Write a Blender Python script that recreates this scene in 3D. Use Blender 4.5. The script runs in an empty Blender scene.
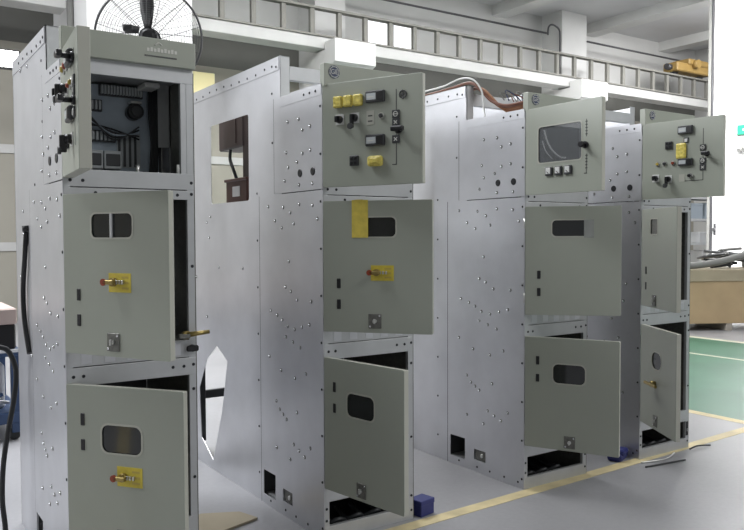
import bpy, bmesh, math, random
from mathutils import Vector, Matrix
random.seed(7)
S = bpy.context.scene
COL = S.collection

# ------------------------------------------------------------------ materials
def mat(name, col, rough=.5, metal=0., noise=0., nscale=8., bump=0., bscale=60., emit=0., alpha=1., spec=.5, coat=0.):
    m = bpy.data.materials.new(name); m.use_nodes = True
    nt = m.node_tree; b = nt.nodes['Principled BSDF']
    c = (*col, 1.)
    b.inputs['Base Color'].default_value = c
    b.inputs['Roughness'].default_value = rough
    b.inputs['Metallic'].default_value = metal
    b.inputs['Specular IOR Level'].default_value = spec
    b.inputs['Coat Weight'].default_value = coat
    if alpha < 1: b.inputs['Alpha'].default_value = alpha
    if emit:
        b.inputs['Emission Color'].default_value = c
        b.inputs['Emission Strength'].default_value = emit
    tc = nt.nodes.new('ShaderNodeTexCoord')
    if noise:
        n = nt.nodes.new('ShaderNodeTexNoise'); n.inputs['Scale'].default_value = nscale; n.inputs['Detail'].default_value = 5
        nt.links.new(tc.outputs['Object'], n.inputs['Vector'])
        r = nt.nodes.new('ShaderNodeValToRGB')
        r.color_ramp.elements[0].position = .3; r.color_ramp.elements[1].position = .7
        r.color_ramp.elements[0].color = (*[x * (1 - noise) for x in col], 1)
        r.color_ramp.elements[1].color = (*[min(1, x * (1 + noise)) for x in col], 1)
        nt.links.new(n.outputs['Fac'], r.inputs['Fac']); nt.links.new(r.outputs['Color'], b.inputs['Base Color'])
    if bump:
        n = nt.nodes.new('ShaderNodeTexNoise'); n.inputs['Scale'].default_value = bscale; n.inputs['Detail'].default_value = 3
        nt.links.new(tc.outputs['Object'], n.inputs['Vector'])
        bu = nt.nodes.new('ShaderNodeBump'); bu.inputs['Strength'].default_value = bump; bu.inputs['Distance'].default_value = .01
        nt.links.new(n.outputs['Fac'], bu.inputs['Height']); nt.links.new(bu.outputs['Normal'], b.inputs['Normal'])
    return m

GALV = mat('galvanised_steel', (.635, .64, .665), .38, .78, .05, 5, .04, 14)
GALV2 = mat('galvanised_frame', (.52, .53, .54), .42, .5, .05, 9, .05, 20)
PAINT = mat('grey_beige_paint', (.365, .385, .33), .33, 0, .02, 3, .03, 6)
PAINTE = mat('grey_beige_lit_paint', (.47, .47, .41), .35, 0)  # door paint lightened: light caught on edges put into the colour
DARK = mat('black_plastic', (.012, .012, .014), .35)
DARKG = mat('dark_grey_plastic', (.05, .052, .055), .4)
SMOKE = mat('smoked_glass', (.015, .017, .018), .08, 0, coat=.3)
GREYGLASS = mat('grey_glass', (.20, .21, .22), .12, 0, alpha=.42, coat=.4)
FILM = mat('translucent_film', (.5, .52, .5), .3, alpha=.5)
YEL = mat('yellow_label', (.62, .50, .06), .5, 0, .1, 40)
TAPE = mat('yellow_tape', (.70, .56, .10), .4, 0, .12, 30)
WRAP = mat('yellow_film', (.72, .60, .14), .25, 0, .25, 60, .4, 80)
BRASS = mat('brass', (.35, .27, .10), .35, .8)
RED = mat('red_plastic', (.28, .05, .02), .4)
SCREW = mat('dark_screw', (.035, .037, .042), .45, .6)
RIV = mat('bright_rivet', (.85, .86, .88), .22, .9)
STEEL = mat('bright_steel', (.62, .62, .60), .3, .85)
LOCK = mat('lock_plate_steel', (.17, .17, .155), .4, .5, .2, 60)
WHITE = mat('white_plastic', (.72, .72, .70), .45)
NAVY = mat('navy_ink', (.03, .045, .10), .5)
PALE = mat('pale_ink', (.62, .62, .58), .5)
LINE = mat('mimic_line', (.07, .07, .07), .5)
BROWN = mat('brown_insulation', (.085, .030, .022), .4, 0, .15, 12)
BROWND = mat('dark_brown_insulation', (.035, .020, .017), .45, 0, .1, 12)
COPPER = mat('copper_cable', (.30, .13, .06), .45, .2)
RUST = mat('red_brown_cable', (.16, .06, .035), .5)
LAMPY = mat('amber_lens', (.5, .38, .08), .3)
BLUEP = mat('blue_grey_backplate', (.46, .53, .60), .5, 0, .1, 10)
TERM = mat('grey_terminal', (.50, .53, .54), .5)
WALLB = mat('beige_wall_paint', (.33, .315, .27), .75, 0, .03, 1)
WALLD = mat('dark_grey_wall', (.11, .11, .10), .7, 0, .05, 1)  # darker grey for the band across the back wall
WALLU = mat('white_wall_paint', (.50, .50, .49), .75, 0, .04, .8)
WHITEW = mat('bright_white_paint', (.86, .86, .86), .6, 0, .01, 1)
CEIL = mat('ceiling_paint', (.55, .55, .56), .75, 0, .08, .6)
BEAMW = mat('white_concrete', (.60, .60, .59), .7, 0, .05, 1.2)
GIRD = mat('girder_paint', (.20, .195, .175), .6, 0, .05, 2)
GIRDL = mat('girder_light_paint', (.50, .50, .49), .6, 0, .08, 1.5)
PIPE = mat('dark_conduit', (.07, .07, .075), .5, .3)
ORANGE = mat('orange_paint', (.34, .22, .07), .5, 0, .1, 3)
GREEN = mat('green_floor_paint', (.042, .155, .095), .4, 0, .12, 1.5)
YLINE = mat('yellow_floor_paint', (.66, .56, .32), .5, 0, .2, 6)
PLINE = mat('pale_floor_paint', (.62, .60, .48), .5, 0, .15, 6)
WOOD = mat('tan_board', (.42, .31, .18), .65, 0, .08, 2.5)
WOODE = mat('grey_wood', (.34, .31, .27), .7, 0, .1, 6)
CARD = mat('cardboard', (.36, .31, .22), .7, 0, .06, 4)
CGREY = mat('grey_rubber', (.20, .20, .19), .6)
BLUE = mat('blue_carton', (.022, .030, .16), .5)
BLUEM = mat('blue_steel', (.035, .07, .16), .4)
CLOTH = mat('white_sheet', (.62, .63, .66), .7, 0, .05, 10)
PINK = mat('pinkish_carton', (.50, .40, .37), .7)
RACK = mat('white_rack_paint', (.50, .51, .52), .5)
PBLUE = mat('pale_blue_carton', (.33, .38, .43), .6)
GLOW = mat('lamp_glow', (1, 1, .97), .5, emit=14)
DAY = mat('daylit_pane', (.95, .97, 1.), .4, emit=.75)
SIGN = mat('exit_green', (.02, .28, .14), .4, emit=.12)
CABLE = mat('black_cable', (.018, .02, .022), .5)
FANM = mat('fan_grey_wire', (.10, .10, .105), .45, .4)
FANB = mat('fan_blade', (.03, .03, .032), .45)
YPAN = mat('pale_yellow_board', (.85, .76, .42), .6)

def floor_mat():
    m = bpy.data.materials.new('grey_concrete_floor'); m.use_nodes = True
    nt = m.node_tree; b = nt.nodes['Principled BSDF']; tc = nt.nodes.new('ShaderNodeTexCoord')
    n1 = nt.nodes.new('ShaderNodeTexNoise'); n1.inputs['Scale'].default_value = .9; n1.inputs['Detail'].default_value = 6
    n2 = nt.nodes.new('ShaderNodeTexNoise'); n2.inputs['Scale'].default_value = 35; n2.inputs['Detail'].default_value = 4
    r = nt.nodes.new('ShaderNodeValToRGB')
    r.color_ramp.elements[0].color = (.27, .27, .285, 1); r.color_ramp.elements[1].color = (.37, .37, .385, 1)
    r.color_ramp.elements[0].position = .3; r.color_ramp.elements[1].position = .72
    mx = nt.nodes.new('ShaderNodeMix'); mx.data_type = 'FLOAT'; mx.inputs[0].default_value = .25
    for n in (n1, n2): nt.links.new(tc.outputs['Object'], n.inputs['Vector'])
    nt.links.new(n1.outputs['Fac'], mx.inputs[2]); nt.links.new(n2.outputs['Fac'], mx.inputs[3])
    nt.links.new(mx.outputs[0], r.inputs['Fac']); nt.links.new(r.outputs['Color'], b.inputs['Base Color'])
    b.inputs['Roughness'].default_value = .38
    return m
FLOOR = floor_mat()

# ------------------------------------------------------------------ mesh builder
class MB:
    def __init__(s): s.bm = bmesh.new(); s.mats = []
    def mi(s, m):
        if m not in s.mats: s.mats.append(m)
        return s.mats.index(m)
    def _add(s, t, m, smooth=False):
        i = s.mi(m); mp = {}
        for v in t.verts: mp[v] = s.bm.verts.new(v.co)
        for f in t.faces:
            try: g = s.bm.faces.new([mp[v] for v in f.verts])
            except ValueError: continue
            g.material_index = i; g.smooth = smooth
        t.free()
    def box(s, a, b, m, bev=0., rot=None, seg=1):
        t = bmesh.new(); bmesh.ops.create_cube(t, size=1)
        a = Vector(a); b = Vector(b); c = (a + b) / 2; d = b - a
        for v in t.verts: v.co = Vector((v.co.x * d.x, v.co.y * d.y, v.co.z * d.z))
        if bev: bmesh.ops.bevel(t, geom=list(t.edges), offset=bev, segments=seg, affect='EDGES', profile=.5)
        for v in t.verts: v.co = (rot @ v.co if rot else v.co) + c
        s._add(t, m); return s
    def cyl(s, p, q, r, m, r2=None, seg=14):
        p = Vector(p); q = Vector(q); d = q - p
        t = bmesh.new(); bmesh.ops.create_cone(t, cap_ends=True, segments=seg, radius1=r, radius2=r if r2 is None else r2, depth=d.length)
        R = Vector((0, 0, 1)).rotation_difference(d).to_matrix()
        for v in t.verts: v.co = R @ v.co + (p + q) / 2
        i = s.mi(m); mp = {v: s.bm.verts.new(v.co) for v in t.verts}
        for f in t.faces:
            g = s.bm.faces.new([mp[v] for v in f.verts]); g.material_index = i; g.smooth = len(f.verts) == 4
        t.free(); return s
    def tube(s, pts, r, m, seg=8, smooth=True, closed=False):
        P = [Vector(p) for p in pts]; n = len(P)
        if smooth and n > 2:
            Q = []
            for i in range(n - 1 if not closed else n):
                a = P[(i - 1) % n] if (closed or i > 0) else P[0]; b = P[i]; c = P[(i + 1) % n]; d = P[(i + 2) % n] if (closed or i < n - 2) else P[-1]
                for k in range(6):
                    t = k / 6
                    Q.append(.5 * ((2 * b) + (c - a) * t + (2 * a - 5 * b + 4 * c - d) * t * t + (3 * b - a - 3 * c + d) * t ** 3))
            if not closed: Q.append(P[-1])
            P = Q; n = len(P)
        i0 = s.mi(m); rings = []; up = None
        for i, p in enumerate(P):
            a = P[i - 1] if (i or closed) else p; b = P[(i + 1) % n] if (i < n - 1 or closed) else p
            d = (b - a).normalized()
            if up is None: up = d.orthogonal().normalized()
            up = (up - d * up.dot(d)).normalized(); w = d.cross(up)
            rings.append([s.bm.verts.new(p + r * (math.cos(2 * math.pi * k / seg) * up + math.sin(2 * math.pi * k / seg) * w)) for k in range(seg)])
        for i in range(n if closed else n - 1):
            A = rings[i]; Bq = rings[(i + 1) % n]
            for k in range(seg):
                f = s.bm.faces.new((A[k], A[(k + 1) % seg], Bq[(k + 1) % seg], Bq[k])); f.material_index = i0; f.smooth = True
        if not closed:
            for R_ in (rings[0][::-1], rings[-1]):
                f = s.bm.faces.new(R_); f.material_index = i0
        return s
    def ring(s, c, R, r, m, axis=1, seg=48, ts=5):
        pts = []
        for k in range(seg):
            a = 2 * math.pi * k / seg; u, v = R * math.cos(a), R * math.sin(a)
            q = [u, v]; q.insert(axis, 0); pts.append(Vector(c) + Vector(q))
        return s.tube(pts, r, m, ts, False, True)
    def plate(s, outer, holes, f3, thick, m):
        """2-D outline with holes -> flat sheet with thickness; f3(u,v) gives the point, thick the offset vector"""
        t = bmesh.new(); E = []
        for lp in [outer] + holes:
            vs = [t.verts.new((u, v, 0)) for u, v in lp]
            E += [t.edges.new((vs[i], vs[(i + 1) % len(vs)])) for i in range(len(vs))]
        bmesh.ops.triangle_fill(t, use_beauty=True, use_dissolve=False, edges=E)
        base = list(t.faces)
        r = bmesh.ops.extrude_face_region(t, geom=base)
        th = Vector(thick); top = {e for e in r['geom'] if isinstance(e, bmesh.types.BMVert)}
        for v in t.verts: v.co = Vector(f3(v.co.x, v.co.y)) + (th if v in top else Vector())
        s._add(t, m); return s
    def build(s, name, parent=None, loc=(0, 0, 0), rz=0., bevel=0.):
        bmesh.ops.recalc_face_normals(s.bm, faces=s.bm.faces)
        me = bpy.data.meshes.new(name); s.bm.to_mesh(me); s.bm.free()
        for m in s.mats: me.materials.append(m)
        o = bpy.data.objects.new(name, me); COL.objects.link(o)
        o.location = loc; o.rotation_euler = (0, 0, rz)
        if parent: o.parent = parent
        if bevel:
            bv = o.modifiers.new('Bevel', 'BEVEL'); bv.width = bevel; bv.segments = 2; bv.limit_method = 'ANGLE'; bv.angle_limit = math.radians(50)
        return o

def tag(o, label, cat, group=None, kind=None):
    if label: o['label'] = label
    if cat: o['category'] = cat
    if group: o['group'] = group
    if kind: o['kind'] = kind
    return o
def empty(name, loc, label, cat, group=None, rz=0.):
    o = bpy.data.objects.new(name, None); o.empty_display_size = .1
    COL.objects.link(o); o.location = loc; o.rotation_euler = (0, 0, rz)
    return tag(o, label, cat, group)
def struct(name, mb, label=None):
    o = mb.build(name); o['kind'] = 'structure'
    if label: o['label'] = label
    return o
def rrect(u0, u1, v0, v1, r=.012, n=4):
    P = []
    for cx, cy, a0 in ((u1 - r, v1 - r, 0), (u0 + r, v1 - r, 90), (u0 + r, v0 + r, 180), (u1 - r, v0 + r, 270)):
        for k in range(n + 1):
            a = math.radians(a0 + 90 * k / n); P.append((cx + r * math.cos(a), cy + r * math.sin(a)))
    return P
def rect(u0, u1, v0, v1): return [(u0, v0), (u1, v0), (u1, v1), (u0, v1)]
def text_mesh(txt, size, m, name, parent, M):
    cu = bpy.data.curves.new('lettering', 'FONT'); cu.body = txt; cu.size = size; cu.align_x = 'CENTER'; cu.align_y = 'CENTER'; cu.extrude = .0006
    tmp = bpy.data.objects.new('lettering', cu)
    COL.objects.link(tmp); dg = bpy.context.evaluated_depsgraph_get(); dg.update()
    me = bpy.data.meshes.new_from_object(tmp.evaluated_get(dg)); bpy.data.objects.remove(tmp); bpy.data.curves.remove(cu)
    me.materials.clear(); me.materials.append(m)
    o = bpy.data.objects.new(name, me); COL.objects.link(o); o.parent = parent; o.matrix_local = M
    return o

# ------------------------------------------------------------------ shared small meshes
def shared(mb, name):
    o = mb.build(name); me = o.data; bpy.data.objects.remove(o); return me
SCREW_ME = shared(MB().cyl((0, 0, 0), (0, 0, .003), .0075, SCREW, .0055, 8), 'screw')
RIV_ME = shared(MB().cyl((0, 0, 0), (0, 0, .0015), .0115, LOCK, .010, 8).cyl((-.002, .002, .0012), (-.002, .002, .006), .0082, RIV, .004, 8), 'rivet')  # dark ring beside the bright dome stands for its small shadow
GROM_ME = shared(MB().cyl((0, 0, 0), (0, 0, .004), .022, DARK, .019, 18), 'grommet')
def put(me, name, parent, p, n):
    o = bpy.data.objects.new(name, me); COL.objects.link(o); o.parent = parent; o.location = p
    o.rotation_euler = Vector((0, 0, 1)).rotation_difference(Vector(n)).to_euler()
    return o
NX = (-1, 0, 0); NY = (0, -1, 0)

# ------------------------------------------------------------------ the switchgear cabinets
W = .56; D1 = .716; ZL = 2.285; ZT = 2.51
DZ = {1: (1.773, .503), 2: (1.06, .645), 3: (.27, .661)}
DW = .55
KITE = [(1.38, .83), (1.21, .75), (1.30, .42), (1.46, .06), (1.66, .17), (1.69, .51), (1.55, .72)]
RIVETS = [(.60, 1.70), (.42, 1.69), (.34, 1.66), (.24, 1.70), (.10, 1.69), (.05, 1.62), (.52, 1.62), (.30, 1.60), (.44, 1.58),
          (.36, 1.40), (.40, 1.26), (.34, 1.24), (.27, 1.20), (.12, 1.20), (.58, 1.12), (.50, 1.10), (.44, 1.08), (.38, 1.05), (.30, 1.04), (.22, 1.06), (.14, 1.08), (.40, .99), (.32, .97), (.24, .95),
          (.60, .86), (.46, .80), (.30, .78), (.18, .82), (.52, .62), (.48, .58), (.44, .56), (.28, .60), (.40, .54), (.32, .42), (.26, .40), (.20, .38), (.52, .36), (.14, .44), (.36, .33)]
RIVUP = [(.36, 2.14), (.24, 2.14), (.20, 2.08), (.12, 2.09), (.38, 1.98), (.20, 1.96), (.12, 1.97), (.36, 1.90), (.26, 1.92), (.40, 1.83), (.24, 1.80), (.10, 1.80)]

def make_door(cab, no, ang, mats, win=None, wr=.022, name='door', width=DW, deep=.03):
    zb, h = DZ[no]
    mb = MB(); holes = [rrect(*win, wr)] if win else []
    w = width
    mb.plate(rrect(0, w, 0, h, .006, 2), holes, lambda u, v: (u, 0, v), (0, .004, 0), PAINT)
    for a, b in (((0, .002, 0), (.003, deep, h)), ((w - .004, .002, .002), (w - .0005, deep, h - .002)), ((.002, .002, .0005), (w - .002, deep, .004)), ((.002, .002, h - .004), (w - .002, deep, h - .0005))):
        mb.box(a, b, PAINTE)
    mb.box((.03, .004, .03), (.05, .022, h - .03), PAINTE); mb.box((w - .05, .004, .03), (w - .03, .022, h - .03), PAINTE)
    d = mb.build(name, cab, (0, -.005, zb), -math.radians(ang), .0025)
    if win:
        u0, u1, v0, v1 = win
        MB().plate(rrect(u0 - .012, u1 + .012, v0 - .012, v1 + .012, wr), [], lambda u, v: (u, .0045, v), (0, .003, 0), mats['pane']).build('window_pane', d)
        g = MB(); g.plate(rrect(u0 - .006, u1 + .006, v0 - .006, v1 + .006, wr + .004), [rrect(u0 + .001, u1 - .001, v0 + .001, v1 - .001, wr)], lambda u, v: (u, -.0015, v), (0, .0015, 0), PAINTE); g.build('window_gasket', d)
    # hinge knuckles
    for v in (.10, h - .10):
        MB().cyl((-.002, .012, v - .03), (-.002, .012, v + .03), .008, STEEL).build('hinge', d)
    return d
def slot(d, u, v, hgt=.05):
    MB().box((u - .010, -.003, v - hgt / 2), (u + .010, .001, v + hgt / 2), DARK, .002).build('slot_cover', d)
def lockplate(d, u, v):
    MB().box((u - .033, -.004, v - .036), (u + .033, .0, v + .036), LOCK, .002).cyl((u, -.004, v), (u, -.014, v), .010, STEEL).box((u - .004, -.020, v - .012), (u + .004, -.012, v + .012), STEEL, .001) \
        .cyl((u - .024, -.004, v - .026), (u - .024, -.007, v - .026), .005, RIV, None, 8).cyl((u + .024, -.004, v + .026), (u + .024, -.007, v + .026), .005, RIV, None, 8).build('lock_plate', d)
def warn(d, u0, u1, v0, v1, uk, vk):
    mb = MB().box((u0, -.0015, v0), (u1, 0, v1), YEL)
    for k in range(3):
        vv = v0 + (v1 - v0) * (.22 + .28 * k); mb.box((u0 + (u1 - u0) * .60, -.0022, vv - .004), (u1 - .012, -.0014, vv + .004), LAMPY)
    mb.build('warning_label', d)
    k = MB().cyl((uk, 0, vk), (uk, -.018, vk), .017, BRASS).box((uk - .030, -.034, vk - .009), (uk + .022, -.016, vk + .009), BRASS, .003).cyl((uk - .03, -.026, vk), (uk - .03, -.034, vk), .014, RED)
    for i in range(3): k.box((uk + .014 + .015 * i, -.012, vk - .008), (uk + .022 + .015 * i, 0, vk + .008), STEEL, .001)
    k.build('key_interlock', d)
def meter(d, u0, u1, v0, v1):
    um = u0 + (u1 - u0) * .62
    MB().box((u0, -.020, v0), (u1, 0, v1), DARKG, .004).box((u0 + .008, -.0215, v0 + .012), (um - .004, -.019, v1 - .012), TERM).box((um, -.0225, v0 + .006), (u1 - .006, -.019, v1 - .006), DARK, .001) \
        .box((u0 + .014, -.0222, v0 + .022), (um - .016, -.0210, v1 - .026), PALE).build('digital_meter', d)
def switch(d, u, v, grip=False):
    mb = MB().box((u - .024, -.004, v - .025), (u + .024, 0, v + .025), WHITE, .001).cyl((u, -.004, v), (u, -.028, v), .019, DARK, .016)
    mb.box((u - .006, -.046, v - (.05 if grip else .016)), (u + .006, -.020, v + .014), DARK, .003)
    if grip: mb.cyl((u, -.040, v - .044), (u, -.052, v - .044), .014, DARKG)
    mb.build('selector_switch', d)
def lampd(d, u, v, m, r=.015):
    MB().cyl((u, 0, v), (u, -.008, v), r, STEEL).cyl((u, -.008, v), (u, -.018, v), r * .75, m, r * .5).build('indicator_lamp', d)
def button(d, u0, u1, v0, v1):
    mb = MB().box((u0, -.012, v0), (u1, 0, v1), DARKG, .003)
    for i in (0, 1):
        for j in (0, 1):
            a = u0 + .006 + i * (u1 - u0 - .006) / 2; b = v0 + .006 + j * (v1 - v0 - .006) / 2
            mb.box((a, -.015, b), (a + (u1 - u0) / 2 - .010, -.011, b + (v1 - v0) / 2 - .010), DARK, .001)
    mb.build('push_button_block', d)
def mimic(d, u, v0, v1, foot=0.):
    mb = MB().box((u - .002, -.001, v0), (u + .002, 0, v1), LINE)
    if foot: mb.box((u - foot if foot > 0 else u, -.001, v0), (u if foot > 0 else u - foot, 0, v0 + .004), LINE)
    mb.build('mimic_line', d)
def sym(d, u, v, kind=0):
    mb = MB().box((u - .020, -.006, v - .019), (u + .020, 0, v + .019), DARKG, .002)
    if kind == 0:
        mb.ring((u, -.007, v), .011, .0022, PALE, 1, 16); mb.box((u - .014, -.008, v - .002), (u + .014, -.006, v + .002), PALE)
    else:
        for s in (-1, 1): mb.box((u - .011, -.008, v - .002), (u + .011, -.006, v + .002), PALE, 0, Matrix.Rotation(s * .75, 3, 'Y'))
    mb.build('position_indicator', d)
def pistol(d, u, v, L=.035):
    MB().cyl((u - .018, 0, v), (u - .018, -.012, v), .017, DARK).cyl((u - .018, -.012, v), (u - .018, -.05, v), .010, DARK).box((u - .030, -.066, v - .012), (u + L, -.044, v + .012), DARK, .006, None, 2).build('pistol_grip_handle', d)
def doorhandle(d, u, v):
    MB().cyl((u, 0, v), (u, -.014, v), .019, DARK).cyl((u, -.014, v), (u, -.040, v), .010, DARK).cyl((u, -.040, v), (u, -.052, v), .018, DARK, .014).build('door_knob', d)

def emblem(cab, u, z, r):
    mb = MB().cyl((u, -.0265, z), (u, -.0285, z), r, NAVY, None, 28).ring((u, -.0288, z), r * .80, r * .06, PALE, 1, 28, 5)
    for k in range(8):
        a = k * math.pi / 4 + .3; mb.box((u + r * .90 * math.cos(a) - .002, -.0295, z + r * .90 * math.sin(a) - .002), (u + r * .90 * math.cos(a) + .002, -.0284, z + r * .90 * math.sin(a) + .002), PALE)
    o = mb.build('emblem', cab)
    text_mesh('GE', r * 1.05, PALE, 'emblem_letters', o, Matrix.Translation((u, -.029, z)) @ Matrix.Rotation(math.pi / 2, 4, 'X'))

def make_cabinet(name_label, x, d0, back, doors, fittings, kite=True, ZT=2.51, ZL=2.285, py=None):
    py = py or d0 + .052
    c = empty('switchgear_cabinet', (x, 0, 0), name_label, 'cabinet', 'row of switchgear cabinets')
    T = .004
    # left side sheets
    MB().plate(rect(0, D1, 0, 1.762), [rect(.54, .69, .055, .195), rect(.34, .45, .08, .148)], lambda u, v: (0, u, v), (T, 0, 0), GALV).build('lower_side_panel', c)
    mb = MB().plate(rect(0, d0 + .07, 1.767, ZL), [], lambda u, v: (0, u, v), (T, 0, 0), GALV)
    mb.box((-.0022, .004, ZL - .055), (0, d0 - .01, ZL - .003), GALV)
    mb.build('upper_side_panel', c)
    hole = rrect(.865, min(1.445, back - .12), 1.745, 2.25, .02)
    def rear(xx, nm):
        holes = [hole, KITE] if kite else []
        mb = MB().plate([(D1 - .01, 0), (back, 0), (back, ZT), (d0, ZT), (d0, 1.70), (D1 - .01, 1.70)], holes, lambda u, v: (xx, u, v), (T, 0, 0), GALV)
        return mb
    mb = rear(T + .001, 'rear'); mb.box((T + .001, d0, ZL - .3), (.062, d0 + .004, ZT), GALV2); mb.box((T + .001, d0, ZT - .004), (.06, back, ZT), GALV2)
    mb.box((.001, d0 + .01, ZT - .075), (T + .001, back - .01, ZT - .004), GALV)
    mb.box((T, back - .004, 0), (.06, back, ZT), GALV2)
    mb.box((.0005, D1 + .0005, .0), (.0048, D1 + .006, 1.762), DARKG); mb.box((.0005, d0 + .0705, 1.767), (.0048, d0 + .075, ZL), DARKG); rp = mb.build('rear_side_panel', c)
    # right side sheets
    MB().plate([(0, 0), (D1, 0), (D1, 1.76), (d0 + .11, 1.76), (d0 + .11, ZL), (0, ZL)], [], lambda u, v: (W - T, u, v), (T, 0, 0), LOCK).build('right_side_panel', c)  # dark steel colour stands in for the unlit interior
    mb = rear(W - 2 * T - .001, 'r'); mb.box((W - .062, d0, ZL - .3), (W - T - .001, d0 + .004, ZT), GALV2); mb.build('right_rear_panel', c)
    # cross beam of the tall section, top sheet, partition, shelves
    MB().box((.062, d0 + .0005, 2.385), (W - .062, d0 + .04, 2.46), GALV2, .002).build('cross_beam', c)
    MB().box((T, .02, ZL - .006), (W - T, py, ZL - .002), GALV2).build('top_sheet', c)
    MB().box((2 * T + .002, D1 - .012, .02), (W - 2 * T - .002, D1 - .008, 1.76), DARKG).box((2 * T + .002, py, 1.70), (W - 2 * T - .002, py + .004, ZL - .003), DARKG).build('partition', c)  # partition coloured dark in place of compartment shade
    for z in (.235, .95, 1.045, 1.72):
        MB().box((T + .001, .022, z), (W - T - .001, D1 - .014 if z < 1.7 else py, z + .004), LOCK).build('shelf', c)  # shelf colour darkened to imitate the shaded inside
    # front frame
    mb = MB(); Lw, Rw = .030, .036
    mb.box((T, 0, 0), (Lw, .022, 2.285), GALV2); mb.box((W - Rw, 0, 0), (W - T, .022, 2.285), GALV2); mb.box((W - .062, .0005, 1.75), (W - Rw, .022, 2.25), GALV2)
    for a, b in ((0, .070), (.195, .275), (.915, .992), (.996, 1.07), (1.695, 1.735), (1.739, 1.81), (2.205, 2.285)):
        mb.box((T, -.001, a), (W - T, .022, b), GALV2)
    mb.build('front_frame', c, bevel=.0015)
    # louvre tabs in the strip below the middle door
    for k in range(5):
        xx = .06 + .095 * k
        MB().box((xx, -.0025, 1.005), (xx + .045, -.0005, 1.06), GALV, .001).build('louvre_tab', c)
    # header board
    mb = MB().box((.0, -.026, 2.268), (W, .018, 2.380), PAINT, .002)
    mb.build('header_board', c)
    # floor of lower chassis
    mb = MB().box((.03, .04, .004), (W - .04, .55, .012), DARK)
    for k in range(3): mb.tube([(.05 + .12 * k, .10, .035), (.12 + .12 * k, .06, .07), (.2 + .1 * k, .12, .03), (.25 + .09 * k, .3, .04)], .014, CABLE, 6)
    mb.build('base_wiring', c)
    # small insert in the little side opening
    MB().box((.006, .345, .083), (.03, .445, .145), LOCK, .002).cyl((.006, .375, .115), (-.004, .375, .115), .012, STEEL).build('earthing_terminal', c)
    MB().box((.02, .53, .045), (.16, .70, .055), GALV2).box((.15, .53, .05), (.155, .70, .21), DARKG).build('cable_box', c)
    # screws and rivets
    for z in [.06 + .235 * i for i in range(10)]: put(SCREW_ME, 'screw', c, (0, .018, z if z < 2.25 else 2.22), NX)
    for z in [.10 + .27 * i for i in range(9)]: put(SCREW_ME, 'screw', c, (T + .001, d0 + .30 if z < 1.8 else d0 + .10, z + .06), NX)
    for y in [d0 + .04, d0 + .09] + [d0 + .18 + .115 * i for i in range(int((back - d0 - .2) / .115))]: put(SCREW_ME, 'screw', c, (.001, y, ZT - .045 - (.01 if int(y * 20) % 2 else 0)), NX)
    for y in (.06, .12, .18): put(SCREW_ME, 'screw', c, (-.0022, y, ZL - .03), NX)
    for y in (.05, .17, .30, .42, .60): put(SCREW_ME, 'screw', c, (0, y, .035), NX)
    for z in (.05, .13, .45, .85, .96, 1.03, 1.4, 1.72, 1.77): put(SCREW_ME, 'screw', c, (W - .016, -.001, z), NY)
    for xx in (.03, .08, .13, .48): put(SCREW_ME, 'screw', c, (xx, -.001, 1.715 + .05 * (xx < .1)), NY)
    for xx in (.03, .07, .45, .50): put(SCREW_ME, 'screw', c, (xx, -.001, .955), NY)
    for z in (.10, .16): put(SCREW_ME, 'screw', c, (.014, 0, z), NY)
    for y, z in RIVETS: put(RIV_ME, 'rivet', c, (0, y, z), NX)
    for y, z in RIVUP: put(RIV_ME, 'rivet', c, (0, y, z), NX)
    for i in range(10):
        y = d0 + .42 + random.random() * (back - d0 - .5); z = random.choice((1.62, 1.5, 1.3, .95, 2.35, 1.2)) + random.random() * .08
        put(RIV_ME, 'rivet', c, (T + .001, y, z), NX)
    for y in (.095, .23): put(GROM_ME, 'grommet', c, (0, y, 1.86), NX)
    fittings(c)
    return c

M0 = {'pane': SMOKE}
W2 = (.155, .370, .468, .563); W3 = (.170, .358, .395, .508)
def lower_doors(c, a2, a3, lab2=True, lab3=False, lock2=True):
    d2 = make_door(c, 2, a2, M0, W2); slot(d2, .08, .240, .048); slot(d2, .08, .137, .048)
    if lock2: lockplate(d2, .265, .058)
    if lab2: warn(d2, .245, .360, .255, .330, .275, .295)
    d3 = make_door(c, 3, a3, M0, W3, .03); slot(d3, .078, .522, .05); slot(d3, .078, .418, .046); lockplate(d3, .27, .052)
    if lab3: warn(d3, .242, .360, .265, .345, .275, .303)
    return d2, d3

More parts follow.
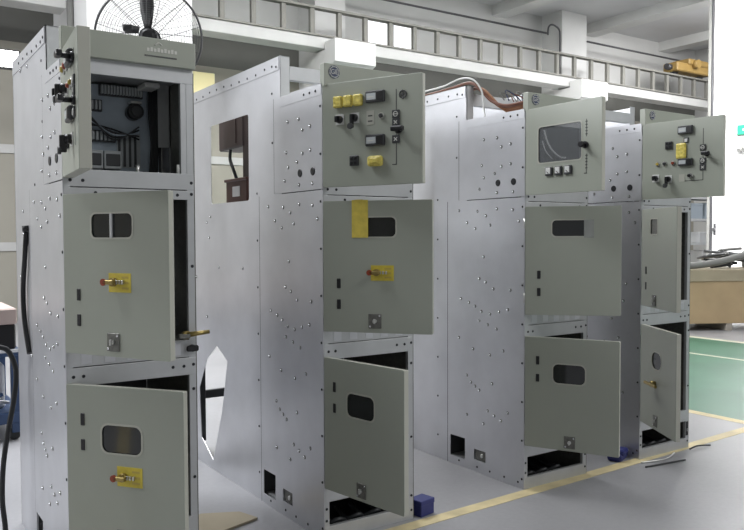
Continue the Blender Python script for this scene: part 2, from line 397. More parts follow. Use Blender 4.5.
# ---- A: leftmost
def fitA(c):
    d2, d3 = lower_doors(c, 60.5, 52.5, True, True)
    MB().box((.255, -.004, .468), (.268, .004, .563), GALV2, .001).build('window_mullion', d2)
    d1 = make_door(c, 1, 95, M0, None, name='instrument_door', width=.45, deep=.045)
    meter(d1, .256, .357, .388, .442); meter(d1, .256, .357, .183, .237)
    switch(d1, .103, .323); switch(d1, .19, .325, True); button(d1, .161, .21, .096, .146); lampd(d1, .335, .323, LAMPY); lampd(d1, .28, .32, RED); lampd(d1, .12, .41, LAMPY, .02); lampd(d1, .19, .41, RED, .02)
    mimic(d1, .374, .09, .441); sym(d1, .373, .325); sym(d1, .373, .287, 1); sym(d1, .373, .209); pistol(d1, .40, .25); switch(d1, .30, .12, True); pistol(d1, .385, .41, .03)
    # open instrument compartment with its wiring
    MB().box((.03, .395, 1.82), (W - .03, .40, 2.24), BLUEP).build('mounting_plate', c)
    for z, x0, x1, n in ((2.215, .25, .45, 14), (2.14, .05, .26, 12), (2.00, .04, .32, 15)):
        mb = MB().box((x0, .375, z - .026), (x1, .395, z + .026), DARKG)
        for i in range(n):
            a = x0 + .004 + (x1 - x0 - .006) * i / n; mb.box((a, .355, z - .020), (a + (x1 - x0) / n * .6, .376, z + .020), TERM, .001).cyl((a + .004, .355, z + .010), (a + .004, .352, z + .010), .003, STEEL, None, 6)
        mb.build('terminal_strip', c)
    for x0 in (.06, .17, .255):
        MB().box((x0, .33, 1.845), (x0 + .08, .395, 1.93), TERM, .004).box((x0 + .008, .326, 1.86), (x0 + .072, .331, 1.915), DARKG, .002).build('relay', c)
    MB().box((.33, .392, 1.86), (.44, .396, 2.02), TERM).build('perforated_cover', c)
    MB().box((.335, .386, 1.865), (.345, .392, 2.015), DARKG).box((.36, .386, 1.865), (.37, .392, 2.015), DARKG).box((.385, .386, 1.865), (.395, .392, 2.015), DARKG).box((.41, .386, 1.865), (.42, .392, 2.015), DARKG).build('vent_slot', c)
    MB().cyl((.405, .395, 2.12), (.405, .33, 2.12), .036, DARK, None, 20).cyl((.405, .33, 2.12), (.405, .322, 2.12), .024, DARKG).box((.38, .325, 2.155), (.43, .385, 2.168), STEEL, .002).build('transducer', c)
    for i in range(5):
        z = 2.21 - i * .005
        MB().tube([(.06 + .02 * i, .34, 1.99), (.18, .33 - .006 * i, 2.04 + .01 * i), (.30, .345, 2.03 - .012 * i), (.42, .34, 1.99 + .015 * i)], .004, (CABLE, DARKG, BLUEP)[i % 3], 6).build('wire', c)
    mb = MB()
    for i in range(5): mb.tube([(.475 + .009 * i, .36, 2.23), (.47 + .009 * i, .345, 2.12), (.482 + .007 * i, .35, 1.98), (.475 + .008 * i, .36, 1.83)], .006, CABLE, 6)
    mb.build('wire_loom', c)
    MB().box((.42, .24, 2.222), (.49, .36, 2.245), WHITE, .004).build('cabinet_light', c)
    MB().cyl((.055, .02, 2.17), (.055, -.03, 2.17), .012, STEEL).box((.045, -.04, 2.155), (.065, -.02, 2.20), STEEL, .002).build('door_stay', c)
    MB().cyl((.05, .02, 1.95), (.05, -.025, 1.95), .011, STEEL).build('door_catch', c)
    MB().cyl((.31, .012, 1.80), (.31, .012, 1.84), .008, STEEL).build('sill_catch', c); MB().cyl((.49, .015, 1.80), (.49, .015, 1.85), .007, WHITE).build('sill_pin', c)
    # header print
    mb = MB()
    for i in range(9): mb.box((.345 + .015 * i, -.0275, 2.322), (.356 + .015 * i, -.0258, 2.336 + .004 * (i % 2)), PALE)
    mb.tube([(.38, -.027, 2.350), (.395, -.027, 2.362), (.41, -.027, 2.352)], .003, PALE, 5)
    mb.box((.335, -.0275, 2.300), (.475, -.0258, 2.306), LINE)
    mb.build('header_print', c)
    # breaker lever in the middle compartment
    MB().cyl((.50, -.01, 1.095), (.50, -.05, 1.10), .018, BRASS).cyl((.50, -.045, 1.10), (.60, -.05, 1.108), .012, BRASS, .009).box((.46, -.06, 1.085), (.51, -.03, 1.105), LOCK, .003).build('racking_lever', c)
    MB().cyl((.535, -.001, 1.035), (.535, -.02, 1.035), .016, DARK).box((.505, -.03, 1.022), (.56, -.015, 1.048), DARK, .005).build('black_latch', c)
    MB().box((.10, .20, 1.09), (.46, .6, 1.30), DARK, .01).box((.40, .16, 1.12), (.52, .3, 1.24), DARK, .008).cyl((.49, .10, 1.14), (.49, .17, 1.14), .025, DARKG).build('breaker_truck', c)
    # dark strip hung down the rear panel
    MB().tube([(-.004, .800, 1.56), (-.010, .805, 1.45), (-.012, .865, 1.27), (-.010, .85, 1.11), (-.004, .775, .96)], .012, DARK, 8).cyl((-.004, .800, 1.56), (-.006, .800, 1.59), .017, DARK).build('rubber_strip', c)

make_cabinet('leftmost cabinet, top compartment open with wiring in view, before the fan', -1.224, .30, 1.14,
             None, fitA, kite=False, ZT=2.455, ZL=2.255, py=.41)

# ---- B
def fitB(c):
    d2, d3 = lower_doors(c, 50, 80)
    MB().box((.149, -.0028, .464), (.232, -.0018, .648), TAPE).box((.165, -.0036, .56), (.206, -.002, .650), TAPE).build('yellow_tape', d2)
    d1 = make_door(c, 1, 64.5, M0, None, name='instrument_door')
    mb = MB()
    for i in range(3): mb.box((.074 + .056 * i, -.024, .379), (.124 + .056 * i, 0, .434), WRAP, .006)
    mb.build('wrapped_lamp_row', d1)
    meter(d1, .256, .357, .388, .442); meter(d1, .255, .356, .183, .237)
    switch(d1, .103, .323); switch(d1, .189, .325, True)
    MB().box((.253, -.002, .285), (.295, 0, .352), PAINTE, .001).box((.262, -.003, .30), (.286, -.0015, .306), LINE).box((.262, -.003, .325), (.286, -.0015, .331), LINE).build('name_plate', d1)
    lampd(d1, .335, .323, DARKG); button(d1, .161, .21, .096, .146)
    MB().box((.268, -.030, .087), (.348, 0, .137), WRAP, .012, None, 2).box((.285, -.034, .10), (.33, -.026, .125), WRAP, .004).build('wrapped_switch', d1)
    mimic(d1, .414, .09, .441, .022)
    cm = MB().ring((.45, -.004, .413), .017, .0035, LINE, 1, 24)
    for a in (0, math.pi / 2): cm.box((.45 - .021, -.005, .413 - .0025), (.45 + .021, -.002, .413 + .0025), LINE, 0, Matrix.Rotation(a, 3, 'Y'))
    cm.build('earth_symbol', d1)
    sym(d1, .413, .325); sym(d1, .413, .287, 1); sym(d1, .413, .209, 1); pistol(d1, .445, .25)
    emblem(c, .055, 2.340, .032)
    # brown insulated busbar housings seen through the side opening
    MB().box((.28, 1.55, 2.15), (.45, 1.97, 2.40), BROWND, .01).box((.275, 1.66, 2.18), (.282, 1.69, 2.36), BROWND).build('busbar_housing', c)
    MB().box((.29, 1.44, .60), (.42, 1.58, 2.42), BROWND, .006).build('insulated_riser', c)
    MB().box((.26, 1.45, 1.55), (.44, 1.80, 1.925), BROWN, .008).box((.256, 1.56, 1.81), (.261, 1.68, 1.88), WHITE).box((.25, 1.44, 1.915), (.45, 1.81, 1.935), BROWN, .004).build('fuse_box', c)
    MB().tube([(.30, 1.80, 2.16), (.29, 1.79, 2.08), (.29, 1.73, 2.0), (.30, 1.70, 1.93)], .012, CABLE).build('control_cable', c)
    MB().box((.03, 1.74, .12), (.07, 1.90, .78), DARKG, .004).build('rear_post', c)
    MB().box((.07, 1.93, .37), (.49, 1.96, .43), DARKG, .004).build('rear_rail', c)
make_cabinet('cabinet with yellow tape on its middle door, second from the left', -.006, .455, 2.02, None, fitB)

# ---- C
def fitC(c):
    d2, d3 = lower_doors(c, 45, 62.5, False, False, False)
    MB().box((.338, -.0018, .460), (.394, -.0004, .566), FILM).build('peeling_film', d2)
    d1 = make_door(c, 1, 88.5, {'pane': GREYGLASS}, (.100, .414, .180, .387), .018, name='instrument_door')
    MB().tube([(.13, .016, .37), (.15, .016, .31), (.19, .016, .25), (.25, .016, .205), (.29, .016, .198)], .005, WHITE).tube([(.115, .018, .31), (.14, .018, .25), (.19, .018, .20)], .003, WHITE).build('white_cable', d1)
    for u in (.186, .255, .325):
        MB().box((u - .026, -.012, .101), (u + .026, 0, .152), DARKG, .003).box((u - .019, -.014, .112), (u + .015, -.011, .146), WHITE, .001).box((u - .012, -.015, .118), (u + .006, -.0135, .122), DARK, 0, Matrix.Rotation(.7, 3, 'Y')).build('panel_ammeter', d1)
    for a, b, q in ((.097, .205, .125), (.30, .394, .31)):
        mb = MB().box((.446, -.001, a), (.450, 0, b), LINE)
        for k in range(5): mb.box((.441, -.001, q + .017 * k), (.455, 0, q + .006 + .017 * k), LINE)
        if a < .2: mb.box((.432, -.001, .097), (.453, 0, .102), LINE)
        mb.build('mimic_line', d1)
    doorhandle(d1, .444, .254)
    emblem(c, .060, 2.340, .032)
    # loose bundle of cables lying over the top
    for k, (m, r) in enumerate(((RUST, .010), (RUST, .008), (COPPER, .010), (COPPER, .009), (COPPER, .008))):
        j = .012 * k
        MB().tube([(.06 + j, .60 - j, 2.50), (.08 + j, .50, 2.49), (.10 + j, .40 - j, 2.40 - j), (.13 + 2 * j, .30 + j, 2.36 - .5 * j), (.18 + 2 * j, .18 + j, 2.37), (.24 + 3 * j, .12, 2.39), (.34 + 2 * j, .10 + 3 * j, 2.33)], r, m, 7).build('loose_cable', c)
    MB().box((.16, .05, ZL - .002), (.36, .20, 2.335), COPPER, .02, None, 2).build('cable_wrap', c)
    MB().tube([(.02, 1.20, 2.55), (.02, 1.0, 2.545), (.03, .80, 2.55), (.03, .62, 2.57), (.05, .52, 2.55), (.07, .46, 2.47), (.07, .44, 2.36), (.065, .42, 2.30)], .006, WHITE).build('white_flex', c)
    MB().tube([(.04, 1.25, 2.525), (.05, .95, 2.525), (.05, .72, 2.53), (.06, .55, 2.535), (.08, .46, 2.46)], .010, RUST).build('rust_cable', c)
    mb = MB()
    for k in range(6): mb.tube([(.12 + .04 * k, .30, 2.39), (.10 + .05 * k, .32, 2.44 + .02 * (k % 2)), (.16 + .045 * k, .28, 2.42), (.18 + .04 * k, .25, 2.38)], .004, (CGREY, NAVY, RUST)[k % 3], 5)
    mb.build('thin_wires', c)
make_cabinet('cabinet whose top door has a large glass window and three small meters', 1.3847, .53, 1.95, None, fitC)

# ---- D
def fitD(c):
    d2 = make_door(c, 2, 122, {'pane': LOCK}, (.150, .262, .479, .578), .012); lockplate(d2, .22, .05); slot(d2, .08, .240); slot(d2, .08, .137)
    d3 = make_door(c, 3, 121.5, M0, (.186, .334, .395, .505), .05); lockplate(d3, .25, .058)
    MB().cyl((.24, 0, .298), (.24, -.03, .298), .020, BRASS).box((.16, -.045, .288), (.34, -.028, .308), BRASS, .004).build('key_interlock', d3)
    d1 = make_door(c, 1, 84, M0, None, name='instrument_door')
    meter(d1, .257, .356, .407, .460); meter(d1, .260, .355, .204, .252); button(d1, .167, .216, .320, .370)
    MB().box((.244, -.016, .250), (.312, 0, .352), WRAP, .010, None, 2).build('yellow_wrap', d1)
    MB().box((.292, -.006, .35), (.325, 0, .385), DARKG, .002).box((.299, -.008, .357), (.318, -.005, .378), WHITE).build('small_plate', d1)
    lampd(d1, .112, .229, LAMPY); lampd(d1, .162, .229, DARKG); lampd(d1, .221, .228, RED); switch(d1, .10, .136); switch(d1, .19, .126, True)
    MB().cyl((.34, 0, .139), (.34, -.012, .139), .017, STEEL).cyl((.34, -.012, .139), (.34, -.03, .139), .009, DARK).build('key_switch', d1)
    MB().box((.262, -.002, .105), (.30, 0, .152), PAINTE).build('name_plate', d1)
    mimic(d1, .4205, .106, .433, .147); sym(d1, .42, .312); sym(d1, .42, .228); sym(d1, .42, .188, 1); pistol(d1, .465, .27, .02)
    emblem(c, .075, 2.340, .030)
    MB().box((W - .033, -.0015, .09), (W - .008, -.0005, .19), DARK).box((W - .024, -.004, .12), (W - .016, -.001, .14), STEEL).build('cable_port', c)
    MB().box((.30, .12, .29), (.50, .5, .55), DARKG, .01).cyl((.50, .06, .36), (.50, .12, .36), .03, STEEL).cyl((.49, .05, .43), (.49, .12, .43), .02, BRASS).build('breaker_truck', c)
    MB().box((.32, .2, 1.08), (.52, .5, 1.25), DARK, .01).cyl((.50, .10, 1.15), (.50, .2, 1.15), .02, DARKG).build('middle_truck', c)
make_cabinet('rightmost cabinet beside the green walkway, lower doors swung wide open', 2.4789, .48, 1.95, None, fitD)

# ------------------------------------------------------------------ pedestal fan behind the left cabinet
fan = empty('pedestal_fan', (-.38, 1.5, 0), 'large grey wire-guard fan rising above the leftmost cabinet', 'fan')
yawf = -.45
RF = Matrix.Rotation(yawf, 4, 'Z'); HC = Vector((0, 0, 2.78))
def fanpart(mb, name):
    for v in mb.bm.verts: v.co = (RF @ v.co) + HC
    return mb.build(name, fan)
mb = MB()
R0 = .325
for i in range(20):
    r = R0 * (.16 + .84 * i / 19); mb.ring((0, -.09 * math.cos(r / R0 * 1.35), 0), r, .0013, FANM, 1, 56, 4)
for k in range(24):
    a = 2 * math.pi * k / 24
    mb.tube([(R0 * f * math.cos(a), -.09 * math.cos(f * 1.35) - .002, R0 * f * math.sin(a)) for f in (.16, .4, .6, .8, .92, 1.)], .0026 if k % 3 == 0 else .0012, FANM, 4)
fanpart(mb, 'front_guard')
mb = MB()
for i in range(14):
    r = R0 * (.25 + .75 * i / 13); mb.ring((0, .09 * math.cos(r / R0 * 1.2), 0), r, .0013, FANM, 1, 56, 4)
for k in range(12):
    a = 2 * math.pi * (k + .5) / 12
    mb.tube([(R0 * f * math.cos(a), .09 * math.cos(f * 1.2), R0 * f * math.sin(a)) for f in (.2, .5, .8, 1.)], .0022, FANM, 4)
fanpart(mb, 'rear_guard')
mb = MB().ring((0, .01, 0), R0, .007, FANM, 1, 64, 8); fanpart(mb, 'rim')
for k, a0 in enumerate((92, 212, 332)):
    t = bmesh.new(); a0 = math.radians(a0)
    mb = MB(); n = 7; L = []
    for i in range(n):
        f = i / (n - 1); r = .05 + .235 * f; wd = .030 + .022 * math.sin(math.pi * min(1, f * 1.1) * .8); tw = .75 - .4 * f
        L.append([(r, s * wd * math.cos(tw), s * wd * math.sin(tw)) for s in (-1, -.33, .33, 1)])
    rows = []
    for off in (-.002, .002):
        rows.append([[mb.bm.verts.new(((p[0]) * math.cos(a0) - p[1] * math.sin(a0), p[2] * .8 + off, (p[0]) * math.sin(a0) + p[1] * math.cos(a0))) for p in row] for row in L])
    mb.mi(FANB)
    for q in rows:
        for i in range(n - 1):
            for j in range(3): mb.bm.faces.new((q[i][j], q[i][j + 1], q[i + 1][j + 1], q[i + 1][j])).smooth = True
    A, Bq = rows
    for i in range(n - 1):
        for j in (0, 3): mb.bm.faces.new((A[i][j], A[i + 1][j], Bq[i + 1][j], Bq[i][j]))
    for j in range(3):
        mb.bm.faces.new((A[-1][j], A[-1][j + 1], Bq[-1][j + 1], Bq[-1][j])); mb.bm.faces.new((A[0][j], A[0][j + 1], Bq[0][j + 1], Bq[0][j]))
    fanpart(mb, 'blade')
fanpart(MB().cyl((0, -.03, 0), (0, .03, 0), .055, FANB, .06, 20).cyl((0, -.045, 0), (0, -.03, 0), .03, FANB, .05), 'hub')
fanpart(MB().cyl((0, .05, 0), (0, .24, 0), .07, FANB, .06, 20).box((-.05, .10, -.11), (.05, .2, -.05), FANB, .01), 'motor')
fanpart(MB().cyl((-.04, -.115, .012), (-.125, -.14, .02), .022, FANB).box((-.13, -.16, -.002), (-.07, -.09, .036), FANB, .006), 'grip')
MB().cyl((0, .05, .04), (0, .05, 2.7), .02, FANM).cyl((0, .05, .04), (0, .05, 1.5), .027, FANM).build('pole', fan)
MB().cyl((0, .05, 0), (0, .05, .04), .25, FANB, .23, 28).build('base', fan)

# ------------------------------------------------------------------ hall shell
struct('floor', MB().box((-14, -9, -.1), (26, 12.4, 0), FLOOR))
struct('trim_1', MB().box((4.10, -9, 0), (8.5, 12, .0012), GREEN), 'green painted walkway on the floor')
def strip(p, q, w, m, z=.0016):
    p = Vector(p).to_3d(); q = Vector(q).to_3d(); d = (q - p).normalized(); n = Vector((-d.y, d.x, 0)) * w / 2
    mb = MB(); mb.plate([(v.x, v.y) for v in (p - n, q - n, q + n, p + n)], [], lambda u, v: (u, v, .0002), (0, 0, z), m); return mb
struct('trim_2', strip((-6, -.335), (5.2, .10), .085, YLINE, .0022), 'yellow floor line along the cabinet fronts')
struct('trim_3', strip((4.07, -9), (4.07, 12), .10, YLINE, .0020), 'yellow line at the near edge of the green walkway')
struct('trim_4', strip((7.08, -9), (7.08, 12), .06, PLINE, .0020), 'thin pale line across the green walkway')
struct('trim_5', strip((8.56, -9), (8.56, 12), .14, PLINE, .0020), 'pale line at the far edge of the green walkway')
YB = 12.2
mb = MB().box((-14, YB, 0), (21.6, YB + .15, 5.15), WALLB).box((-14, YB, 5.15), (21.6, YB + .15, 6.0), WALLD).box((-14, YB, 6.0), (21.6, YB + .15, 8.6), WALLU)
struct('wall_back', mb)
mb = MB()
for z in (1.30, 3.1): mb.box((-14, YB - .03, z), (21.6, YB, z + .16), WALLU)
struct('trim_6', mb, 'light horizontal rails on the back wall')
struct('wall_far', MB().box((21.6, 4, 0), (21.75, YB + .15, 8.6), WALLU))
struct('wall_right', MB().box((14.5, -3, 0), (14.62, 7.10, 7.75), WHITEW))
struct('trim_7', MB().box((14.46, 7.10, 0), (14.66, 7.17, 7.75), CGREY, .005).box((14.455, 7.045, 0), (14.50, 7.085, 7.75), PIPE, .004), 'grey and black edge post of the white wall')
ZC = 7.75
struct('wall_left', MB().box((-13, -9, 0), (-12.85, YB, ZC), WALLB))
struct('ceiling', MB().box((-14, -9, ZC), (26, YB + .15, ZC + .15), CEIL))
for i in range(7):
    x = -2 + 3.6 * i
    struct('ceiling_beam', MB().box((x, -9, ZC - .28), (x + .5, YB, ZC), BEAMW))
for x, w_, cx in ((6.50, .78, 6.22), (14.30, 1.0, 13.62)):
    struct('column', MB().box((x, 11.45, 0), (x + w_, YB, ZC), BEAMW))
    mb = MB(); mb.plate([(11.45, 4.6), (10.15, 5.12), (10.15, 5.58), (10.56, 5.58), (10.56, 5.42), (11.45, 5.42)], [], lambda u, v: (cx, u, v), (1.0, 0, 0), BEAMW)
    struct('corbel', mb)
struct('column', MB().box((1.255, 9.7, 0), (3.03, YB, ZC), WHITEW), 'broad white column behind the fan')
struct('trim_8', MB().cyl((1.20, 10.6, 0), (1.20, 10.6, ZC), .055, CGREY), 'grey downpipe on the white column')
# lit windows behind the girder
for i, (a, b) in enumerate(((8.33, 9.02), (9.12, 9.76))):
    struct('window_%d' % (i + 1), MB().box((a, YB - .04, 5.9), (b, YB - .01, 6.72), DAY).box((a - .05, YB - .06, 5.85), (a, YB - .005, 6.77), BEAMW).box((b, YB - .06, 5.85), (b + .05, YB - .005, 6.77), BEAMW))

# crane girder
def girder(xa, xb, label):
    g = empty('crane_girder', (0, 10.6, 5.39), label, 'girder', 'crane girder lengths')
    MB().box((xa, 0, .06), (xb, .45, .30), GIRDL, .01).build('bottom_beam', g)
    MB().box((xa, -.04, .30), (xb, .12, .335), GIRD).build('lower_flange', g)
    MB().box((xa, -.04, .855), (xb, .12, .90), GIRD).build('top_flange', g)
    st = None
    for k in range(-40, 25):
        x = 8.60 + .66 * k
        if x < xa + .05 or x > xb - .05: continue
        if st is None: o = st = MB().box((-.05, 0, .335), (.05, .09, .855), GIRD, .004).build('stiffener', g)
        else: o = st.copy(); COL.objects.link(o); o.parent = g
        o.location = (x, 0, 0)
girder(3.035, 21.4, 'long grey ladder-like crane girder running right from the broad white column')
girder(-12.85, 1.14, 'short visible end of crane girder at the upper left corner')
# hoist on the girder
h = empty('crane_hoist', (18.95, 10.75, 6.295), 'orange crane carriage sitting on the girder at far right', 'hoist')
MB().box((-.8, -.25, .10), (.9, .25, .36), ORANGE, .03).box((-.3, -.3, .32), (.9, .3, .50), ORANGE, .03).build('carriage', h)
for x in (-.6, .65): MB().cyl((x, -.06, .11), (x, .06, .11), .11, PIPE).build('wheel', h)
MB().cyl((-.98, 0, .23), (-.78, 0, .23), .09, PIPE).build('buffer', h)
MB().cyl((.0, -.42, .35), (.0, -.24, .35), .12, ORANGE).build('motor', h)

# conduits
mb = MB().tube([(3.03, 11.424, 7.02), (13.66, 11.424, 7.02)], .028, PIPE, 8, False)
tag(mb.build('conduit_pipe'), 'dark conduit running above the girder, left of the far column', 'pipe')
mb = MB().tube([(13.72, 11.424, 6.98), (13.75, 11.424, 7.20), (13.9, 11.424, 7.28), (14.14, 11.424, 7.2), (14.19, 11.424, 7.0), (14.19, 11.424, 6.4), (14.19, 11.424, 4.6)], .026, PIPE, 8)
tag(mb.build('conduit_bend'), 'hooked conduit dropping down the far white column behind the girder', 'pipe')
mb = MB().tube([(15.3, 11.424, 7.02), (21.6, 11.424, 7.02)], .028, PIPE, 8, False)
tag(mb.build('conduit_pipe'), 'dark conduit running above the girder toward the orange hoist', 'pipe')

# flood lamp far left
l = empty('flood_lamp', (.12, 10.45, 4.45), 'glaring flood lamp on the far wall at the left edge', 'lamp')
MB().box((-.30, 0, -.16), (.26, .12, .16), DARKG, .02).build('housing', l)
MB().box((-.27, -.012, -.13), (.22, 0, .13), GLOW).build('lens', l)
MB().box((-.05, .1, -.03), (.05, 1.76, .03), DARKG).build('bracket', l)

# pale yellow board
tag(MB().box((3.72, 11.9, 4.45), (4.35, 11.98, 4.95), YPAN, .01).box((4.0, 11.98, 4.6), (4.1, YB, 4.7), GIRD).build('yellow_board'), 'pale yellow board on the wall right of the fan', 'board')

# right: door leaf fittings, exit sign, shelves
d = MB().box((14.47, 4.6, 0), (14.5, 7.03, 7.7), WHITEW, .006).build('door_1'); d['kind'] = 'structure'
MB().box((14.45, 6.93, 1.55), (14.47, 6.99, 1.82), PIPE, .006).cyl((14.40, 6.96, 1.68), (14.45, 6.96, 1.68), .035, PIPE).build('door_handle', d)
e = empty('exit_sign', (14.47, 6.22, 3.88), 'small green exit sign high on the white wall', 'sign')
MB().box((-.04, -.215, -.115), (0, .215, .115), DARKG, .008).build('case', e)
MB().box((-.045, -.20, -.10), (-.039, .20, .10), SIGN).build('face', e)
MB().box((-.048, -.13, -.02), (-.044, .08, .02), WHITE).box((-.048, -.16, -.035), (-.044, -.09, .035), WHITE, 0, Matrix.Rotation(.78, 3, 'X')).build('arrow', e)
tag(MB().box((14.40, 6.18, 3.46), (14.47, 6.40, 3.55), CGREY, .02).cyl((14.43, 6.35, 3.46), (14.36, 6.35, 3.42), .05, CGREY).cyl((14.43, 6.23, 3.46), (14.36, 6.23, 3.42), .05, CGREY).build('emergency_light'), 'small twin-head grey emergency light under the green exit sign', 'lamp')

sh = empty('storage_rack', (17.9, 9.6, 0), 'white steel storage rack at the back beside the white wall', 'rack')
for z in (.7, 1.28, 1.95, 2.55, 3.1): MB().box((-.9, -.3, z), (.9, .3, z + .06), RACK).build('shelf', sh)
for x in (-.88, .84):
    for y in (-.3, .26): MB().box((x, y, 0), (x + .04, y + .04, 3.3), RACK).build('upright', sh)
for k, (x, z, w_, hh, m, lab) in enumerate(((-.55, 2.61, .5, .32, DARKG, 'black case on the upper shelf of the white rack'), (.35, 2.61, .5, .36, DARKG, 'black case on the upper shelf of the rack, nearest the white wall'),
                                            (-.5, 2.01, .6, .42, PBLUE, 'pale blue carton on the middle shelf of the white rack'), (.3, 2.01, .7, .44, PBLUE, 'pale blue carton on the middle shelf of the rack, nearest the white wall'),
                                            (.1, 1.34, .9, .3, RACK, 'long white carton on the second shelf of the white rack'), (.2, .76, .8, .36, WALLU, 'off-white carton on the lowest shelf of the white rack'), (.2, 3.16, .7, .3, DARKG, 'black case on the very top of the white rack'))):
    tag(MB().box((-w_ / 2, -.25, 0), (w_ / 2, .25, hh), m, .01).box((-w_ / 2 - .004, -.255, hh - .05), (w_ / 2 + .004, .255, hh + .004), m, .006).build('carton', None, (17.9 + x, 9.6, z)), lab, 'box')

# crate with scrap cables
RZ = -.50
cr = empty('wooden_crate', (9.95, 4.15, 0), 'large tan wooden crate on skids beyond the green walkway', 'crate', None, RZ)
MB().box((-1.1, -.5, .12), (1.1, .5, .84), WOOD, .006).build('body', cr)
MB().box((-1.12, -.52, .80), (1.12, .52, .99), CARD, .006).build('lid', cr)
for x in (-1.0, -.05, .9): MB().box((x, -.5, 0), (x + .1, .5, .12), WOODE, .004).build('skid', cr)
RC = Matrix.Translation((9.95, 4.15, 0)) @ Matrix.Rotation(RZ, 4, 'Z')
def oncrate(pts): return [RC @ Vector(p) for p in pts]
tag(MB().tube(oncrate([(-1.05, -.42, 1.05), (-.6, -.42, 1.05), (-.2, -.42, 1.10), (.1, -.42, 1.17), (.5, -.42, 1.26)]), .055, CGREY, 10).build('hose'), 'thick grey hose lying slantwise on the tan crate', 'hose')
mb = MB()
for k in range(9):
    a = random.uniform(0, 6.28); cx, cy = .15 + random.uniform(-.25, .4), random.uniform(.0, .2)
    mb.tube(oncrate([(cx + .22 * math.cos(a + t * 1.9), cy + .2 * math.sin(a + t * 1.9), 1.02 + .04 * t + .045 * (k % 5)) for t in range(4)]), .025, (CABLE, CGREY, DARKG)[k % 3], 6)
tag(mb.build('cable_heap'), 'tangled heap of black and grey cable on the tan crate', 'cable', None, 'stuff')
tag(MB().tube(oncrate([(-.30, .3, 1.02), (-.48, .33, 1.25), (-.62, .36, 1.5)]), .02, CGREY).build('steel_rod'), 'thin grey rod leaning up out of the cable heap', 'rod')
tag(MB().box((-.22, -.15, 0), (.22, .15, .2), CARD, .005).build('small_carton', None, RC @ Vector((-.75, .2, .992)), RZ + .3), 'small brown carton standing on the crate beside the hose', 'box')
tag(MB().box((-.22, -.15, 0), (.22, .15, .28), CGREY, .02).build('grey_case', None, RC @ Vector((.85, .1, .992)), RZ), 'grey case at the right end of the crate top', 'case')

# things on the floor
tag(MB().box((-.055, -.045, 0), (.055, .045, .080), BLUE, .004).box((-.057, -.047, .060), (.057, .047, .088), BLUE, .003).build('blue_carton', None, (.635, .035, 0), .2), 'small dark blue carton on the floor beside the taped cabinet', 'box')
tag(MB().plate([(-.39, .69), (-.20, .60), (-.155, .46), (-.42, .38), (-.62, .52)], [], lambda u, v: (u, v, .002), (0, 0, .012), CARD).build('cardboard_sheet'), 'tan board lying on the floor between the two left cabinets', 'board')
t = MB().box((-.09, -.05, 0), (.09, .05, .05), BLUE, .018, None, 2).box((-.06, -.06, .03), (.07, .03, .075), BLUE, .02, None, 2)
tag(t.build('blue_cloth', None, (2.38, .10, 0), .4), 'crumpled dark blue cloth at the foot of the rightmost cabinet', 'cloth')
for pts, lab in (([(2.42, -.06, .006), (2.62, -.10, .006), (2.80, -.05, .008)], 'bright wire offcut on the floor just before the rightmost cabinet'),
                 ([(2.36, -.14, .006), (2.55, -.17, .008), (2.72, -.19, .006)], 'grey wire offcut on the floor, nearest the camera by the rightmost cabinet'),
                 ([(2.98, -.05, .006), (3.06, -.06, .02), (3.2, -.07, .006)], 'short dark wire curl at the right corner of the rightmost cabinet')):
    tag(MB().tube(pts, .006, STEEL if 'bright' in lab else CABLE, 6).build('wire_offcut'), lab, 'wire')
# left: black cable and a loaded trolley
tag(MB().tube([(-1.60, .9, 1.0), (-1.45, .9, 1.0), (-1.342, .9, .985), (-1.300, .9, .955), (-1.272, .9, .864), (-1.280, .9, .738), (-1.312, .9, .565), (-1.338, .9, .392), (-1.346, .9, .216), (-1.335, .9, .062), (-1.36, .85, .015), (-1.7, .7, .015)], .013, CABLE).build('power_cable'), 'black power cable looping down at the left edge', 'cable')
TX, TY = -1.62, 3.36
tr = empty('work_trolley', (TX, TY, 0), 'blue steel trolley loaded with parts behind the leftmost cabinet', 'trolley')
MB().box((-.72, -.38, .13), (.72, .38, .22), BLUEM, .01).build('lower_deck', tr)
MB().box((-.72, -.38, .64), (.72, .38, .69), BLUEM, .01).box((-.73, -.39, .672), (.73, -.37, .694), CLOTH).build('upper_deck', tr)
for x in (-.70, .64):
    for y in (-.37, .31): MB().box((x, y, .06), (x + .06, y + .06, .64), BLUEM, .004).build('leg', tr)
for x in (-.66, .66):
    for y in (-.32, .32): MB().cyl((x, y - .02, .045), (x, y + .02, .045), .045, CABLE).build('caster', tr)
tag(MB().box((-.66, -.35, 0), (.68, .33, .185), DARK, .01).build('black_case', None, (TX, TY, .695)), 'black case on the top deck of the blue trolley', 'case')
tag(MB().box((-.67, -.36, 0), (.69, .34, .12), PINK, .01).build('carton', None, (TX, TY, .881)), 'flat pinkish carton lying on the black case', 'box')
tag(MB().box((-.62, -.20, 0), (.62, .32, .34), CLOTH, .02, None, 2).build('wrapped_part', None, (TX, TY, .221)), 'white wrapped part on the lower deck of the blue trolley', 'part')
mb = MB()
for k in range(26):
    t = MB(); t.box((-.07, -.02, -.012), (.07, .02, .012), (STEEL, DARKG, BLUEM, GALV)[k % 4], .003, (Matrix.Rotation(random.uniform(-.5, .5), 3, 'Z') @ Matrix.Rotation(random.uniform(-.5, .5), 3, 'X')))
    o_ = Vector((random.uniform(-.55, .6), random.uniform(-.05, .05), random.uniform(.05, .12)))
    n0 = len(mb.bm.verts)
    mb.box((-.07, -.02, -.012), (.07, .02, .012), (STEEL, DARKG, BLUEM, GALV)[k % 4], .003, (Matrix.Rotation(random.uniform(-.5, .5), 3, 'Z') @ Matrix.Rotation(random.uniform(-.5, .5), 3, 'Y')))
    mb.bm.verts.ensure_lookup_table()
    for v in list(mb.bm.verts)[n0:]: v.co += o_
    t.bm.free()
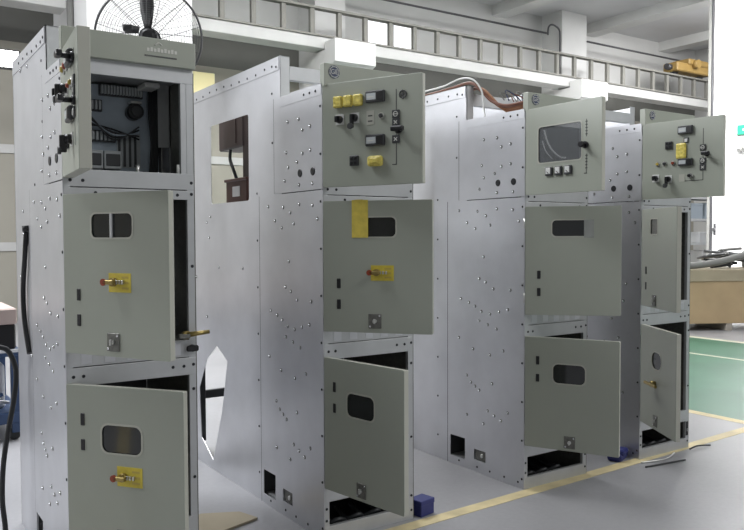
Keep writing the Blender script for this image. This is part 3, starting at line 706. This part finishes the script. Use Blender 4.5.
tag(mb.build('metal_offcuts', None, (TX, TY - .29, .215)), 'glinting heap of metal offcuts along the lower deck edge', 'scrap', None, 'stuff')

# ------------------------------------------------------------------ light
def area(name, loc, target, sx, sy, power, col=(1, 1, 1)):
    L = bpy.data.lights.new(name, 'AREA'); L.shape = 'RECTANGLE'; L.size = sx; L.size_y = sy; L.energy = power; L.color = col
    o = bpy.data.objects.new(name, L); COL.objects.link(o); o.location = loc
    o.rotation_euler = (Vector(target) - Vector(loc)).to_track_quat('-Z', 'Y').to_euler(); return o
area('window_light_left', (-11.5, 8.5, 6.0), (1, 1.5, 1.2), 6.5, 2.6, 750, (.95, .97, 1.))
area('hall_lamp_left', (-3.4, 3.2, 7.3), (-2.6, 2.6, 0), 4, 2.5, 500, (.93, .96, 1.))
area('hall_lamp_mid', (1, 4.5, 7.3), (1, 4.5, 0), 5, 2, 600)
area('hall_lamp_back', (8, 7, 7.2), (8, 7.8, 0), 10, 2, 520)
area('far_bay_fill', (17.5, 7.2, 7.2), (17.8, 9.5, 3), 3, 2, 330)  # added fill without a fixture, lifts the dark far bay
area('hall_lamp_front', (5.5, -5.5, 7.3), (3, 0, .5), 9, 4, 640)
area('white_wall_fill', (10.8, 2.5, 7.2), (14.5, 5.8, 3.4), 3, 2, 900).data.spread = 1.6  # added light without a fixture, aimed to brighten the white wall
w = bpy.data.worlds.new('World'); S.world = w; w.use_nodes = True
w.node_tree.nodes['Background'].inputs[0].default_value = (.95, .98, 1., 1); w.node_tree.nodes['Background'].inputs[1].default_value = .30

# ------------------------------------------------------------------ camera
cam = bpy.data.cameras.new('Camera'); co = bpy.data.objects.new('Camera', cam); COL.objects.link(co); S.camera = co
cam.sensor_width = 36; cam.lens = 766.0918 / 744 * 36; cam.clip_end = 200
a = .5914; p = .036; r = -.0038
fw = Vector((math.sin(a) * math.cos(p), math.cos(a) * math.cos(p), -math.sin(p))); rt = Vector((math.cos(a), -math.sin(a), 0)); up = rt.cross(fw)
Rv = math.cos(r) * rt + math.sin(r) * up; Uv = -math.sin(r) * rt + math.cos(r) * up
M = Matrix((Rv, Uv, -fw)).transposed().to_4x4(); M.translation = (-1.9203, -3.2871, 1.5255); co.matrix_world = M

vs_ = S.view_settings; vs_.view_transform = 'Standard'; vs_.look = 'None'; vs_.gamma = 1; vs_.use_curve_mapping = False; vs_.exposure = 0.
S.display_settings.display_device = 'sRGB'
